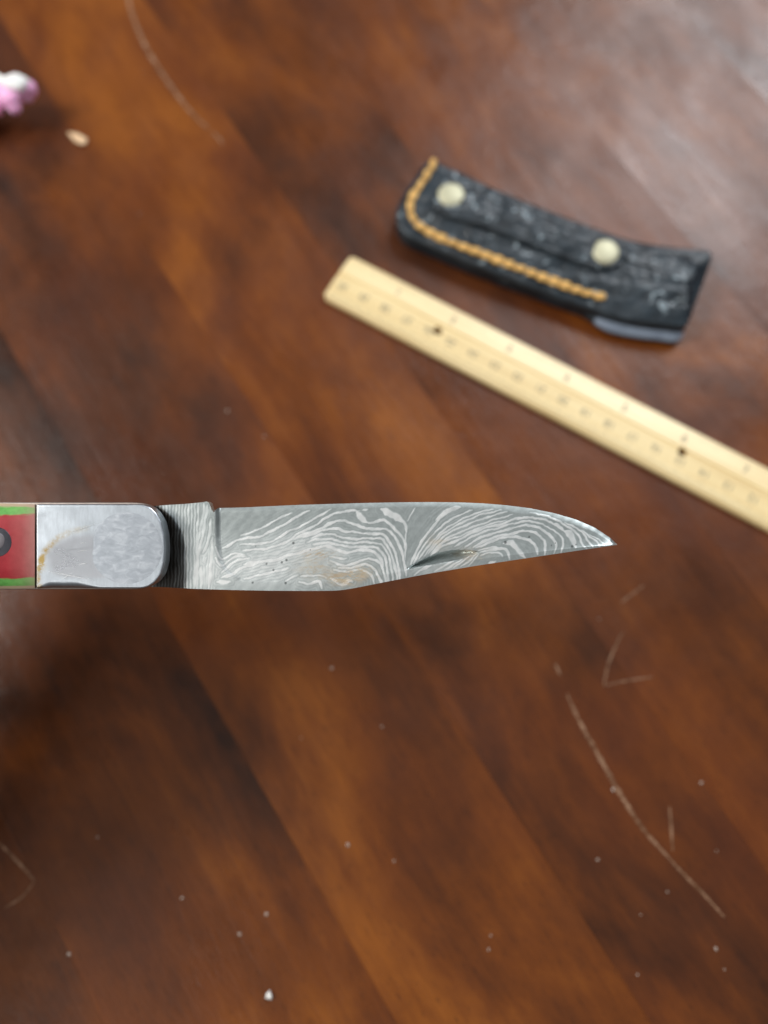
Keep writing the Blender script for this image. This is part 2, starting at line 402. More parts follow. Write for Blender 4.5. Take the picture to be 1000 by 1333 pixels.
rust = 1.2*blob(415, 721, 20, 6)*(0.6+0.4*np.sin(PX*0.7+PY*1.3)) + 0.8*blob(410, 740, 22, 12) + 1.3*blob(447, 753, 20, 9) + 0.8*blob(470, 745, 18, 10) + 0.5*blob(570, 706, 14, 9) + 0.6*blob(612, 722, 22, 9) + 0.25*blob(590, 738, 20, 6)
pits = np.zeros_like(PX)
for (x, y, r) in [(382,707,1.8),(347,734,1.4),(367,732,1.6),(373,729,1.7),(356,742,1.4),(372,759,1.7),(329,758.5,1.4),(745,711.5,1.9),(750,709,1.1),(718,710,1.0),(723,707,0.9),(689,699,1.3),(658,706,2.0),(404,716,1.0),(440,700,0.9),(333,711,0.8)]:
    pits = np.maximum(pits, 1-sstep(r*0.6, r*1.4, np.hypot((PX-x)*1.15, PY-y)))
crescent_shade = sstep(-3, 7, xr - PX + 2.5*np.sin(PX*1.5+PY*0.02))  # mask for the painted shade on the tang next to the bolster
rust = np.clip(rust*1.25, 0, 1.6)
kf = (KD - zf)/1000; kb = (KD - zf)/1000
cx0 = (knife_px[0]-500)*KD/1000; cy0 = (666.5-knife_px[1])*KD/1000
Vf = np.stack([(PX-500)*kf-cx0, (666.5-PY)*kf-cy0, zf], 2)
Vb = np.stack([Vf[..., 0], Vf[..., 1], zb], 2)
V = np.vstack([Vf.reshape(-1, 3), Vb.reshape(-1, 3)]); NB = nx*ny
idx = np.arange(NB).reshape(nx, ny)
q = np.stack([idx[:-1, :-1], idx[1:, :-1], idx[1:, 1:], idx[:-1, 1:]], 2).reshape(-1, 4)
faces = [tuple(r[::-1]) for r in q.tolist()] + [tuple(r) for r in (q+NB).tolist()]
bd = list(idx[:, 0]) + list(idx[-1, 1:]) + list(idx[::-1, -1][1:]) + list(idx[0, ::-1][1:-1])
for i in range(len(bd)):
    a, b = int(bd[i]), int(bd[(i+1) % len(bd)]); faces.append((a, b, b+NB, a+NB))
me = bpy.data.meshes.new('blade'); me.from_pydata(V.tolist(), [], faces); me.update()
me.polygons.foreach_set('use_smooth', [True]*len(me.polygons)); me.set_sharp_from_angle(angle=R(38))
for nm, arr in (('layer', layer), ('rust', rust), ('pit', pits), ('tang_shade', crescent_shade)):
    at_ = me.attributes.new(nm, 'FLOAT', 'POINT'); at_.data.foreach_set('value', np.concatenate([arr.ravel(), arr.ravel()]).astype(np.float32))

def mat_blade():
    w = NT('layered_etched_steel'); co = w.coord('Object')
    lay = w.attr('layer'); n1 = w.noise(co, 900, 4, 0.6); n2 = w.noise(co, 260, 4, 0.6); n3 = w.noise(co, 3500, 2, 0.6)
    s = w.math('ADD', lay, w.math('MULTIPLY', w.math('SUBTRACT', n1, 0.5), 0.10))
    s = w.math('ADD', s, w.math('MULTIPLY', w.math('SUBTRACT', n3, 0.5), 0.12))
    s = w.math('ADD', s, w.math('MULTIPLY', w.math('SUBTRACT', n2, 0.5), 0.12))
    col = w.ramp(s, [(0.04, (0.40, 0.445, 0.44)), (0.45, (0.66, 0.71, 0.705)), (0.90, (0.98, 0.995, 0.985))])
    rst = w.math('MULTIPLY', w.attr('rust'), w.ramp(w.noise(w.mapping(co, (500, 1100, 600), rot=(0, 0, -0.25)), 1.0, 6, 0.72, 0.6), [(0.40, 0.08), (0.60, 1.0)]), True)
    col = w.mix(w.math('MULTIPLY', rst, 0.85, True), col, w.mix(n2, (0.36, 0.24, 0.155), (0.52, 0.43, 0.27)))
    col = w.mix(w.math('MULTIPLY', w.attr('pit'), 0.8), col, (0.10, 0.11, 0.11))
    col = w.mix(w.math('MULTIPLY', w.attr('tang_shade'), w.math('SUBTRACT', 1.05, w.math('MULTIPLY', lay, 0.45)), True), col, (0.075, 0.068, 0.060))   # shade beside the bolster, painted into the tang colour
    rg = w.math('ADD', 0.30, w.math('MULTIPLY', n1, 0.20))
    met = w.math('SUBTRACT', 0.92, w.math('MULTIPLY', rst, 0.6), True)
    w.set(Base_Color=col, Metallic=met, Roughness=rg)
    h = w.math('ADD', w.math('MULTIPLY', lay, 1.0), w.math('MULTIPLY', n1, 0.35))
    w.bump(h, 0.22, 0.00010)
    return w.m
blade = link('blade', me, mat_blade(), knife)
blade['label'] = 'patterned steel blade with wavy light and dark layers and a nail nick'

# ---- silver bolster, liners, handle scale
def plate(name, px, z0, z1, rnd, mat, parent, n=160, steps=5, dome=0.0, low=0.0, smooth_px=True):
    """a slab with outline px (photo points met at z1), rounded on its front rim by rnd metres"""
    P = np.array([K(x, y, z1)[:2] for x, y in px]); P = resample(P, n, True)
    if smooth_px:
        for _ in range(2): P = (np.roll(P, 1, 0) + 2*P + np.roll(P, -1, 0))/4
    T = np.roll(P, -1, 0) - np.roll(P, 1, 0); T /= np.linalg.norm(T, axis=1)[:, None]
    area_ = 0.5*np.sum(P[:, 0]*np.roll(P[:, 1], -1)-np.roll(P[:, 0], -1)*P[:, 1])
    N = np.stack([-T[:, 1], T[:, 0]], 1) * (1 if area_ > 0 else -1)     # inward
    rv = np.full((n, 1), rnd)
    if low:
        xq = (P[:, 0]+(knife_px[0]-500)*KD/1000)/(KD/1000)+500
        rv = rv*(1+low*(sstep(P[:, 1].min()+0.0006, P[:, 1].min(), P[:, 1])*sstep(47, 66, xq)*(1-sstep(92, 135, xq)))[:, None])
    rings = [np.column_stack([P, np.full(n, z0)])]
    for k in range(steps+1):
        t = (math.pi/2)*k/steps
        rings.append(np.column_stack([P + N*rv*(1-math.cos(t)), (z1-rv+rv*math.sin(t))[:, 0]]))
    if area_ < 0: rings = [r[::-1] for r in rings]
    # inner cap: shrink to a lengthwise spine so that the face can be slightly domed
    last = rings[-1]; x0, x1 = last[:, 0].min(), last[:, 0].max(); yc = (last[:, 1].max()+last[:, 1].min())/2
    hw = (last[:, 1].max()-last[:, 1].min())/2
    for s in (0.12, 0.3, 0.5, 0.7, 0.9):
        sp = np.column_stack([np.clip(last[:, 0], x0+hw*0.8, x1-hw*0.8), np.full(n, yc)])
        q = last[:, :2]*(1-s) + sp*s
        rings.append(np.column_stack([q, last[:, 2] + dome*(1-(1-s)**2)]))
    m = rings_mesh(name, rings, True, True, 50)
    return link(name, m, mat, parent)

def mat_steel(name, col, rough, stain=False, brushed=True):
    w = NT(name); co = w.coord('Object')
    br = w.noise(w.mapping(co, (700, 4500, 3000), rot=(0, 0, 1.2)), 1.0, 3, 0.6)
    bl = w.noise(co, 170, 5, 0.6, 0.6)
    fine = w.noise(co, 1500, 3)
    c = w.mix(w.ramp(bl, [(0.3, 0.0), (0.7, 1.0)]), tuple(x*0.78 for x in col), col)
    sm_ = w.noise(w.mapping(co, (1400, 260, 400)), 1.0, 4, 0.65, 0.4)
    c = w.mix(w.ramp(sm_, [(0.35, 0.0), (0.70, 0.45)]), c, tuple(x*0.62 for x in col))
    rg = w.math('ADD', rough-0.09, w.math('MULTIPLY', bl, 0.16))
    if stain:
        at1 = w.attr('stain'); at2 = w.attr('polish')
        c = w.mix(w.math('MULTIPLY', at2, 0.8, True), c, (0.50, 0.515, 0.55))
        c = w.mix(w.math('MULTIPLY', at1, w.ramp(w.noise(co, 800, 4, 0.7), [(0.36, 0.10), (0.60, 1.0)]), True), c, (0.46, 0.33, 0.13))
        rg = w.math('SUBTRACT', rg, w.math('MULTIPLY', at2, 0.06))
    w.set(Base_Color=c, Metallic=0.95, Roughness=rg)
    w.bump(w.math('ADD', w.math('MULTIPLY', br, 0.6), w.math('MULTIPLY', fine, 0.5)), 0.22, 0.0001)
    return w.m

def mat_simple(name, col, rough=0.5, metal=0.0, col2=None, scale=200, spec=0.5, bump=0.0, bscale=400):
    w = NT(name); co = w.coord('Object'); n = w.noise(co, scale, 4, 0.6)
    w.set(Base_Color=w.mix(n, col, col2 or tuple(c*0.7 for c in col)), Roughness=rough, Metallic=metal, Specular_IOR_Level=spec)
    if bump: w.bump(w.noise(co, bscale, 4), bump, 0.0005)
    return w.m

LINER = mat_simple('dull_liner_steel', (0.20, 0.17, 0.15), 0.45, 0.9, (0.50, 0.44, 0.40), 1400)
# liners: two thin plates running the whole handle, a little larger than the bolster's nose
def outl(xl, yt, yb, nose, grow=0.0):
    pts = [(xl, yb), (xl, yt), (150, yt), (184, yt)]
    pts += [(196+grow, yt+4), (204+grow, yt+12), (210+grow*.8, yt+23), (214+grow*.5, yt+40), (215, 714), (214, yb-34), (209.5, yb-18), (202, yb-8), (193, yb-2), (184, yb)]
    return pts
for (z0, z1) in ((-0.0058, -0.0046), (-0.0104, -0.0094)):
    plate('liner', outl(-400, 654.2, 767.0, 0, 4.0), z0, z1, 0.0001, LINER, knife, 200, 2)
STEEL = mat_steel('worn_bolster_steel', (0.70, 0.765, 0.83), 0.36, True)
bol = plate('bolster', outl(46.5, 656.2, 766.3, 0), -0.0046, 0.0, 0.0005, STEEL, knife, 260, 8, 0.00004, 3.0)
arc = np.array([(52, 766), (49, 752), (52, 738), (55, 726), (62, 714), (74, 702), (90, 693), (112, 688)], float)
# finer mesh over the face so that stains keep their outline
def refine(o, cuts):
    bm = bmesh.new(); bm.from_mesh(o.data)
    bmesh.ops.triangulate(bm, faces=[f for f in bm.faces if len(f.verts) > 4])
    bmesh.ops.subdivide_edges(bm, edges=[e for e in bm.edges if e.calc_length() > 0.0009], cuts=cuts, use_grid_fill=True)
    bm.to_mesh(o.data); bm.free(); o.data.polygons.foreach_set('use_smooth', [True]*len(o.data.polygons)); o.data.set_sharp_from_angle(angle=R(50))
refine(bol, 5)
n_ = len(bol.data.vertices); c_ = np.zeros(n_*3); bol.data.vertices.foreach_get('co', c_); c_ = c_.reshape(-1, 3)
kz = (KD-c_[:, 2])/1000; bpx = (c_[:, 0]+cx0)/kz+500; bpy_ = 666.5-(c_[:, 1]+cy0)/kz
best = np.full(n_, 1e9); A = catmull(arc, 6)
for k in range(len(A)-1):
    a, b = A[k], A[k+1]; d = b-a; t = np.clip(((bpx-a[0])*d[0]+(bpy_-a[1])*d[1])/(d@d), 0, 1)
    best = np.minimum(best, np.hypot(bpx-a[0]-t*d[0], bpy_-a[1]-t*d[1]))
stain = (1-sstep(1.0, 6.5, best))*np.interp(bpx, [46, 58, 75, 112], [0.9, 1.0, 0.55, 0.25]) + 0.9*np.exp(-(((bpx-54)/5)**2+((bpy_-733)/8)**2))
pol = sstep(0.0, 0.55, 1-((bpx-112)/62)**2-((bpy_-727)/36)**2)*(1-sstep(749, 757, bpy_))
for nm, arr in (('stain', stain), ('polish', pol)):
    a_ = bol.data.attributes.new(nm, 'FLOAT', 'POINT'); a_.data.foreach_set('value', arr.astype(np.float32))
plate('bolster', outl(46.5, 656.2, 766.3, 0), -0.0150, -0.0104, 0.0002, STEEL, knife, 160, 2)

# pivot, peened flush and ground over
def disc(name, px, py, r, z, h, mat, parent, n=48, rim=0.35):
    c = K(px, py, z); rings = []
    for rr, zz in ((1.0, -0.0004), (1.0, h*0.3), (1-rim*0.15, h*0.75), (1-rim*0.5, h), (0.4, h*1.02), (0.1, h*1.03)):
        rings.append(np.array([(r*rr*math.cos(2*math.pi*i/n), r*rr*math.sin(2*math.pi*i/n), zz) for i in range(n)]))
    return link(name, rings_mesh(name, rings, True, False, 25), mat, parent, c)
def mat_pivot():
    w = NT('ground_pivot_steel'); co = w.coord('Object')
    a = w.noise(w.mapping(co, (330, 620, 400), rot=(0, 0, 0.9)), 1.0, 6, 0.6, 0.8); b = w.noise(co, 1300, 3)
    c = w.ramp(a, [(0.28, (0.36, 0.395, 0.44)), (0.50, (0.46, 0.50, 0.55)), (0.74, (0.64, 0.68, 0.73))])
    w.set(Base_Color=c, Metallic=0.95, Roughness=w.math('ADD', 0.30, w.math('MULTIPLY', b, 0.2)))
    w.bump(w.math('ADD', a, w.math('MULTIPLY', b, 0.4)), 0.16, 0.00014)
    return w.m
disc('pivot_pin', 164.5, 713.5, 0.0089, 0.00003, 0.000012, mat_pivot(), knife)
SCRM = mat_simple('bright_scratch_steel', (0.95, 0.97, 0.98), 0.25, 1.0, (0.85, 0.88, 0.9))
for a, b in (((88, 695), (130, 680)), ((100, 718), (114, 716)), ((100, 735), (115, 733)), ((102, 708), (112, 706)), ((56, 742), (130, 757)), ((80, 754), (96, 745))):
    p, q = np.array(K(*a, 0.00010)), np.array(K(*b, 0.00010)); d = (q-p)/np.linalg.norm(q-p); nn = np.array([-d[1], d[0], 0])*0.00009
    zz = 0.00002
    link('scratch', pydata('scratch', [p, (p+q)/2-nn, q, (p+q)/2+nn], [(0, 1, 2, 3)], False), SCRM, knife, (0, 0, zz))

def mat_pakka():
    w = NT('red_green_laminated_wood'); sx = w.n('ShaderNodeSeparateXYZ'); co = w.coord('Object'); w.l(co, sx.inputs[0])
    n = w.noise(w.mapping(co, (120, 420, 420)), 1.0, 4, 0.6); n2 = w.noise(co, 500, 4, 0.65)
    z = w.math('ADD', sx.outputs[2], w.math('MULTIPLY', w.math('SUBTRACT', n, 0.5), 0.0007))
    zz = w.math('MULTIPLY', w.math('ADD', z, 0.0034), 1/0.0034)
    gr = w.mix(n2, (0.05, 0.20, 0.035), (0.20, 0.54, 0.13)); rd = w.mix(n2, (0.26, 0.010, 0.018), (0.40, 0.030, 0.040))
    tan = (0.42, 0.33, 0.22)
    c = w.mix(w.ramp(zz, [(0.50, 0.0), (0.55, 1.0)]), tan, gr)
    c = w.mix(w.ramp(zz, [(0.735, 0.0), (0.77, 1.0)]), c, rd)
    edge = w.ramp(w.math('ADD', sx.outputs[0], 0.5), [(0.4795, 0.0), (0.4830, 0.65)])
    c = w.mix(edge, c, w.mix(n2, (0.30, 0.20, 0.17), (0.42, 0.28, 0.24)))
    w.set(Base_Color=c, Roughness=0.42, Specular_IOR_Level=0.25, Coat_Weight=0.0)
    w.bump(w.math('ADD', n2, n), 0.25, 0.0002)
    return w.m
PAK = mat_pakka()
def scale_slab(z0, sgn):
    """convex handle scale, lengthwise, cut from layered wood"""
    xs_ = np.linspace(45.3, -395, 60); v = []; f = []; M = 26
    for i, x in enumerate(xs_):
        t = i/59; bow = 6*math.sin(math.pi*min(1, t*1.1))
        yt, yb = 656.6 - bow*0.6, 766.0 + bow*0.2
        for k in range(M):
            s = -1 + 2*k/(M-1); y = (yt+yb)/2 + s*(yb-yt)/2
            h = 0.0034*(0.38 + 0.56*(1-abs(s)**3.2)**0.8) * (0.55+0.45*math.sin(math.pi/2*min(1, (1-t)*8)))
            z = -0.0034 + h
            p = K(x, y, z)
            v.append((p[0], p[1], z if sgn > 0 else -0.0150-z))
        pb = K(x, yb, -0.0046); ptp = K(x, yt, -0.0046)
        zb_ = -0.0046 if sgn > 0 else -0.0104
        v.append((pb[0], pb[1], zb_)); v.append((ptp[0], ptp[1], zb_))
    W = M+2
    for i in range(59):
        for k in range(W):
            f.append((i*W+k, i*W+(k+1) % W, (i+1)*W+(k+1) % W, (i+1)*W+k))
    f.append(tuple(range(W))); f.append(tuple(range(59*W, 60*W)))
    return link('handle_scale', pydata('handle_scale', v, f, True, 45), PAK, knife)
scale_slab(0, 1); scale_slab(0, -1)['label'] = 'rear handle scale'
DARK = mat_simple('blackened_pin', (0.030, 0.032, 0.040), 0.35, 0.6, (0.07, 0.07, 0.085), 900)
PINC = mat_simple('dull_pin_core', (0.22, 0.205, 0.22), 0.5, 0.7, (0.13, 0.12, 0.135), 700)
for x in (-3, -290):
    pn = disc('pin', x, 706, 0.0037, -0.0004, 0.00030, DARK, knife, 32)
    o = disc('pin_core', x, 706, 0.0022, -0.0004, 0.00030, PINC, knife, 28); o.parent = pn; o.location = (-0.0002, 0.0004, 0.00014)

# ------------------------------------------------------------------ shared soft-form builder
def capsule_bm(bm, a, b, ra, rb, seg=14, rng=5):
    a, b = Vector(a), Vector(b); d = (b - a); L = d.length
    q = d.to_track_quat('Z', 'Y') if L > 1e-9 else Matrix.Identity(3).to_quaternion()
    prof = [(-ra*math.cos(t), ra*math.sin(t)) for t in np.linspace(0, math.pi/2, rng)] + [(L+rb*math.sin(t), rb*math.cos(t)) for t in np.linspace(0, math.pi/2, rng)]
    loops = []
    for z, r in prof:
        r = max(r, 1e-5); loops.append([bm.verts.new(a + q @ Vector((r*math.cos(2*math.pi*i/seg), r*math.sin(2*math.pi*i/seg), z))) for i in range(seg)])
    for l0, l1 in zip(loops, loops[1:]):
        for i in range(seg): bm.faces.new((l0[i], l0[(i+1) % seg], l1[(i+1) % seg], l1[i]))
    bm.faces.new(loops[0][::-1]); bm.faces.new(loops[-1])

def fused(name, caps, voxel, mat, parent, smooth=4, factor=0.5):
    """one continuous skin over overlapping tapered limbs"""
    bm = bmesh.new()
    for c in caps: capsule_bm(bm, *c)
    m = bpy.data.meshes.new(name); bm.to_mesh(m); bm.free()
    o = bpy.data.objects.new(name, m); COL.objects.link(o)
    r = o.modifiers.new('r', 'REMESH'); r.mode = 'VOXEL'; r.voxel_size = voxel
    sm = o.modifiers.new('s', 'SMOOTH'); sm.iterations = smooth; sm.factor = factor
    dg = bpy.context.evaluated_depsgraph_get(); m2 = bpy.data.meshes.new_from_object(o.evaluated_get(dg))
    bpy.data.objects.remove(o); m2.name = name
    m2.polygons.foreach_set('use_smooth', [True]*len(m2.polygons))
    return link(name, m2, mat, parent)

# ------------------------------------------------------------------ wooden ruler
def mat_ruler():
    w = NT('pale_ruler_wood'); co = w.coord('Object')
    g_ = w.noise(w.mapping(co, (22, 500, 500)), 1.0, 5, 0.6, 0.4); b = w.noise(w.mapping(co, (10, 60, 60)), 1.0, 3)
    c = w.ramp(w.math('ADD', w.math('MULTIPLY', g_, 0.6), w.math('MULTIPLY', b, 0.4)), [(0.34, (0.60, 0.42, 0.19)), (0.50, (0.78, 0.60, 0.30)), (0.66, (0.86, 0.70, 0.39))])
    w.set(Base_Color=c, Roughness=0.40, Coat_Weight=0.2, Coat_Roughness=0.3); w.bump(g_, 0.2, 0.0004); return w.m
RT = 0.0026
ra_, rb_ = at(457.5, 330.5, RT), at(416, 395, RT)            # the end of the ruler
rdir = (at(1000, 607, RT) - at(459.5, 331, RT)); rdir.z = 0; rdir.normalize()
rn = Vector((rdir.y, -rdir.x, 0))                          # from the inch edge towards the centimetre edge
RW = abs((at(1000, 688, RT) - at(1000, 607, RT)).dot(rn)); RL = 0.309
rl = empty('wooden_ruler', (ra_.x, ra_.y, 0.0), (0, 0, math.atan2(rdir.y, rdir.x)))
print('RULER width', RW, (rb_-ra_).length)
tag(rl, 'pale yellow wooden ruler lying on the table below the black sheath', 'ruler')
# cross-section: bevelled inch edge, shallow pencil groove, flat centimetre side (y runs negative across)
sec = [(0, 0), (0, 0.0012), (0.0003, 0.0015), (RW*0.30, 0.0024), (RW*0.36, RT), (RW*0.415, RT), (RW*0.425, RT-0.0004), (RW*0.455, RT-0.0004), (RW*0.465, RT), (RW*0.93, RT), (RW-0.0003, RT-0.0007), (RW, RT-0.0011), (RW, 0)]
cr = 0.0014; v = []; f = []
stations = [(0.0, 1.0), (0.0007, 0.32), (0.0022, 0.0)] + [(x, 0.0) for x in np.linspace(0.006, RL-0.006, 60)] + [(RL-0.0022, 0.0), (RL-0.0007, 0.32), (RL, 1.0)]
for x, c in stations:
    for y, z in sec:
        yy = min(max(y, cr*c), RW-cr*c); v.append((x, -yy, z))
n = len(sec)
for i in range(len(stations)-1):
    for k in range(n): f.append((i*n+k, i*n+(k+1) % n, (i+1)*n+(k+1) % n, (i+1)*n+k))
f.append(tuple(range(n))); f.append(tuple(range(len(v)-n, len(v))))
body = link('ruler_body', pydata('ruler_body', v, f, True, 25), mat_ruler(), rl)
# binder holes, cut through
cut = bmesh.new()
hx = []
for px, py in ((570, 430), (889, 588)):
    p = at(px, py, RT) - Vector((ra_.x, ra_.y, 0)); hx.append((p.dot(rdir), -p.dot(rn)))
    bmesh.ops.create_cone(cut, cap_ends=True, segments=20, radius1=0.0019, radius2=0.0019, depth=0.02, matrix=Matrix.Translation((hx[-1][0], hx[-1][1], 0)))
cm = bpy.data.meshes.new('c'); cut.to_mesh(cm); cut.free(); co_ = bpy.data.objects.new('c', cm); COL.objects.link(co_); co_.parent = rl
md = body.modifiers.new('b', 'BOOLEAN'); md.operation = 'DIFFERENCE'; md.object = co_; md.solver = 'EXACT'
bpy.context.view_layer.update()
m2 = bpy.data.meshes.new_from_object(body.evaluated_get(bpy.context.evaluated_depsgraph_get())); body.modifiers.clear(); body.data = m2
bpy.data.objects.remove(co_)
INK = mat_simple('grey_printed_ink', (0.16, 0.14, 0.10), 0.6, 0.0, (0.24, 0.21, 0.15), 800)
def zsec(y): return float(np.interp(y, [p[0] for p in sec[1:-1]], [p[1] for p in sec[1:-1]]))
def glyph(txt, size):
    c = bpy.data.curves.new('numeral', 'FONT'); c.body = txt; c.size = size; c.align_x = 'CENTER'; c.align_y = 'CENTER'; c.extrude = 0.00002
    o = bpy.data.objects.new('t', c); COL.objects.link(o); bpy.context.view_layer.update()
    m = bpy.data.meshes.new_from_object(o.evaluated_get(bpy.context.evaluated_depsgraph_get())); bpy.data.objects.remove(o); m.name = 'numeral'; return m
for i in range(1, 12):                                       # inches along the upper edge
    o = link('numeral', glyph(str(i), 0.0046), INK, rl, (0.0254*i, -RW*0.24, zsec(RW*0.24)+0.0001))
    o.rotation_euler = (R(-9), 0, 0)
for i in range(1, 31):                                       # centimetres along the lower edge, read from the other side
    o = link('numeral', glyph(str(i), 0.0042), INK, rl, (0.3048-0.01*i, -RW*0.64, RT+0.00005)); o.rotation_euler = (0, 0, math.pi)
bm = bmesh.new()
def tick(x, y0, y1, wd):
    z0, z1 = zsec(y0)+0.00006, zsec(y1)+0.00006
    bm.faces.new([bm.verts.new(p) for p in ((x-wd, -y0, z0), (x+wd, -y0, z0), (x+wd, -y1, z1), (x-wd, -y1, z1))])
for i in range(1, 12*16):
    L = 0.0042 if i % 16 == 0 else 0.0032 if i % 8 == 0 else 0.0024 if i % 4 == 0 else 0.0016
    tick(0.0254*i/16, 0.0006, 0.0006+L, 0.00007)
for i in range(1, 304):
    L = 0.0038 if i % 10 == 0 else 0.0029 if i % 5 == 0 else 0.0018
    tick(0.3048-0.001*i, RW*0.925-L, RW*0.925, 0.00006)
m = bpy.data.meshes.new('tick_marks'); bm.to_mesh(m); bm.free()
tag(link('tick_marks', m, INK, rl), kind='stuff')

# ------------------------------------------------------------------ black leather sheath
def mat_leather(name, worn=1.0):
    w = NT(name); co = w.coord('Object')
    vo = w.n('ShaderNodeTexVoronoi', feature='SMOOTH_F1'); vo.inputs['Scale'].default_value = 105; vo.inputs['Smoothness'].default_value = 0.6; vo.inputs['Randomness'].default_value = 1.0
    wv = w.n('ShaderNodeVectorMath', operation='ADD'); w.l(co, wv.inputs[0])
    nz = w.n('ShaderNodeTexNoise'); nz.inputs['Scale'].default_value = 90; sc_ = w.n('ShaderNodeVectorMath', operation='SCALE'); sc_.inputs['Scale'].default_value = 0.004
    w.l(nz.outputs['Color'], sc_.inputs[0]); w.l(co, nz.inputs['Vector']); w.l(sc_.outputs[0], wv.inputs[1]); w.l(wv.outputs[0], vo.inputs['Vector'])
    n = w.noise(co, 140, 4, 0.6); fine = w.noise(co, 1600, 3)
    c = w.mix(w.ramp(n, [(0.35, 0.0), (0.75, 1.0)]), (0.006, 0.011, 0.016), (0.022, 0.037, 0.050))
    sc2 = w.noise(w.mapping(co, loc=(3, 1, 0)), 170, 3, 0.6, 0.9); c = w.mix(w.ramp(sc2, [(0.62, 0.0), (0.67, 0.85*worn)]), c, (0.32, 0.39, 0.43))
    w.set(Base_Color=c, Roughness=w.math('ADD', 0.30, w.math('MULTIPLY', n, 0.22)), Specular_IOR_Level=0.55)
    h = w.math('ADD', w.math('MULTIPLY', vo.outputs['Distance'], worn), w.math('MULTIPLY', fine, 0.06))
    h = w.math('ADD', h, w.math('MULTIPLY', n, 0.8*worn))
    w.bump(h, 0.55, 0.0030)
    return w.m
LEA = mat_leather('black_tooled_leather', 1.0); LEA2 = mat_leather('black_plain_leather', 0.22)
ZT = 0.0085
c0 = at(705, 325, 0); sheath = empty('knife_sheath', (c0.x, c0.y, 0))
tag(sheath, 'black leather knife sheath with orange stitching and two brass rivets', 'sheath')
W2 = lambda px, py, z: np.array(at(px, py, z) - Vector((c0.x, c0.y, 0)))
OUT = [(563,208),(600,223),(640,242),(700,267),(760,290),(820,311),(870,322),(905,326),(921,328),(926,336),(921,352),(912,378),(903,402),(896,421),(889,427),(868,425),(835,421),(800,413),(753,396),(700,376),(645,355),(600,337),(551,315),(531,306),(519,293),(516,277),(521,260),(538,234),(552,214)]
N0 = 300
Opx = resample(catmull(OUT, 8, True), N0, True)
Ow = np.array([W2(x, y, ZT)[:2] for x, y in Opx])
sp_a, sp_b = W2(572, 262, ZT)[:2], W2(885, 373, ZT)[:2]
d_ = sp_b - sp_a; tpar = np.clip(((Ow-sp_a)@d_)/(d_@d_), 0, 1); Spn = sp_a + tpar[:, None]*d_
ax = d_/np.linalg.norm(d_); inw = (Spn-Ow); inl = np.linalg.norm(inw, axis=1)[:, None]; inn_ = inw/inl
mouth = sstep(893, 908, Opx[:, 0]) * 1.0                                   # open end
flare = sstep(762, 800, Opx[:, 0]) * (Opx[:, 1] > 360) * (1-sstep(885, 905, Opx[:, 0]))
lenp = tpar
def ring(inset, z): 
    z = np.broadcast_to(np.asarray(z, float), (N0,)); inset = np.broadcast_to(np.asarray(inset, float), (N0,))
    return np.column_stack([Ow + inn_*inset[:, None], z])
ztop = ZT + 0.0015*sstep(0.7, 1.0, lenp)
cav = mouth*0.012
rings = [ring(0.0006-flare*0.0020, 0.0), ring(-0.0001-flare*0.0030, 0.0008), ring(0.0-flare*0.0034, 0.0024+0.0006*flare), ring(cav*0.2-flare*0.0025, 0.0034+0.0012*flare), ring(cav+flare*0.0002, 0.0036+0.0010*flare),
         ring(cav, ztop-0.0024), ring(cav*0.1, ztop-0.0022), ring(0.0, ztop-0.0014), ring(0.0002, ztop-0.0006), ring(0.0007, ztop-0.0001), ring(0.0014, ztop)]
base_last = rings[-1]; rng_ = np.random.RandomState(3)
TR = 30
def tooling(x, y):                                             # lumpy stamped relief
    return 0.00022*(np.sin(x*900+2*np.sin(y*700))*np.sin(y*980+1.5*np.sin(x*620))) + 0.0002*np.sin(x*330+y*410+2)*np.sin(y*520-x*160)
for k in range(1, TR+1):
    s = k/TR
    q = base_last[:, :2]*(1-s) + Spn*s
    dd = np.linalg.norm(q-base_last[:, :2], axis=1)*1000       # mm in from the border
    g_ = -0.0007*np.exp(-((dd-2.6)/0.9)**2)*(1-mouth)*(1-flare)
    pil = 0.0042*(1-(1-s)**2.0)*(1-0.55*mouth*(1-s))
    z = base_last[:, 2] + pil + g_ + tooling(q[:, 0], q[:, 1])*sstep(3.0, 5.5, dd)
    rings.append(np.column_stack([q, z]))
shb = link('pouch', rings_mesh('pouch', rings, True, True, None), LEA, sheath)
shb.data.materials.append(LEA2)
shb.data.materials.append(mat_simple('pale_leather_edge', (0.10, 0.13, 0.18), 0.35, 0, (0.40, 0.48, 0.60), 120, bump=0.6, bscale=200))
for p_ in shb.data.polygons:
    if max(p_.vertices) < N0*11: p_.material_index = 2 if (min(p_.vertices) >= N0*2 and max(p_.vertices) < N0*5 and len(p_.vertices) == 4 and flare[p_.vertices[0] % N0] > 0.5) else 1   # walls, and the paler bluish lip of the mouth
kd = kdtree.KDTree(len(shb.data.vertices))
for i, v_ in enumerate(shb.data.vertices):
    if v_.co.z > 0.007: kd.insert(Vector((v_.co.x, v_.co.y, 0)), i)
kd.balance()
def ztopat(xy):
    r = kd.find_n(Vector((xy[0], xy[1], 0)), 6); return sum(shb.data.vertices[i].co.z for _, i, _ in r)/len(r)
def on_sheath(px, py):
    z = 0.011
    for _ in range(4): p = W2(px, py, z); z = ztopat(p)
    return np.array([p[0], p[1], z])
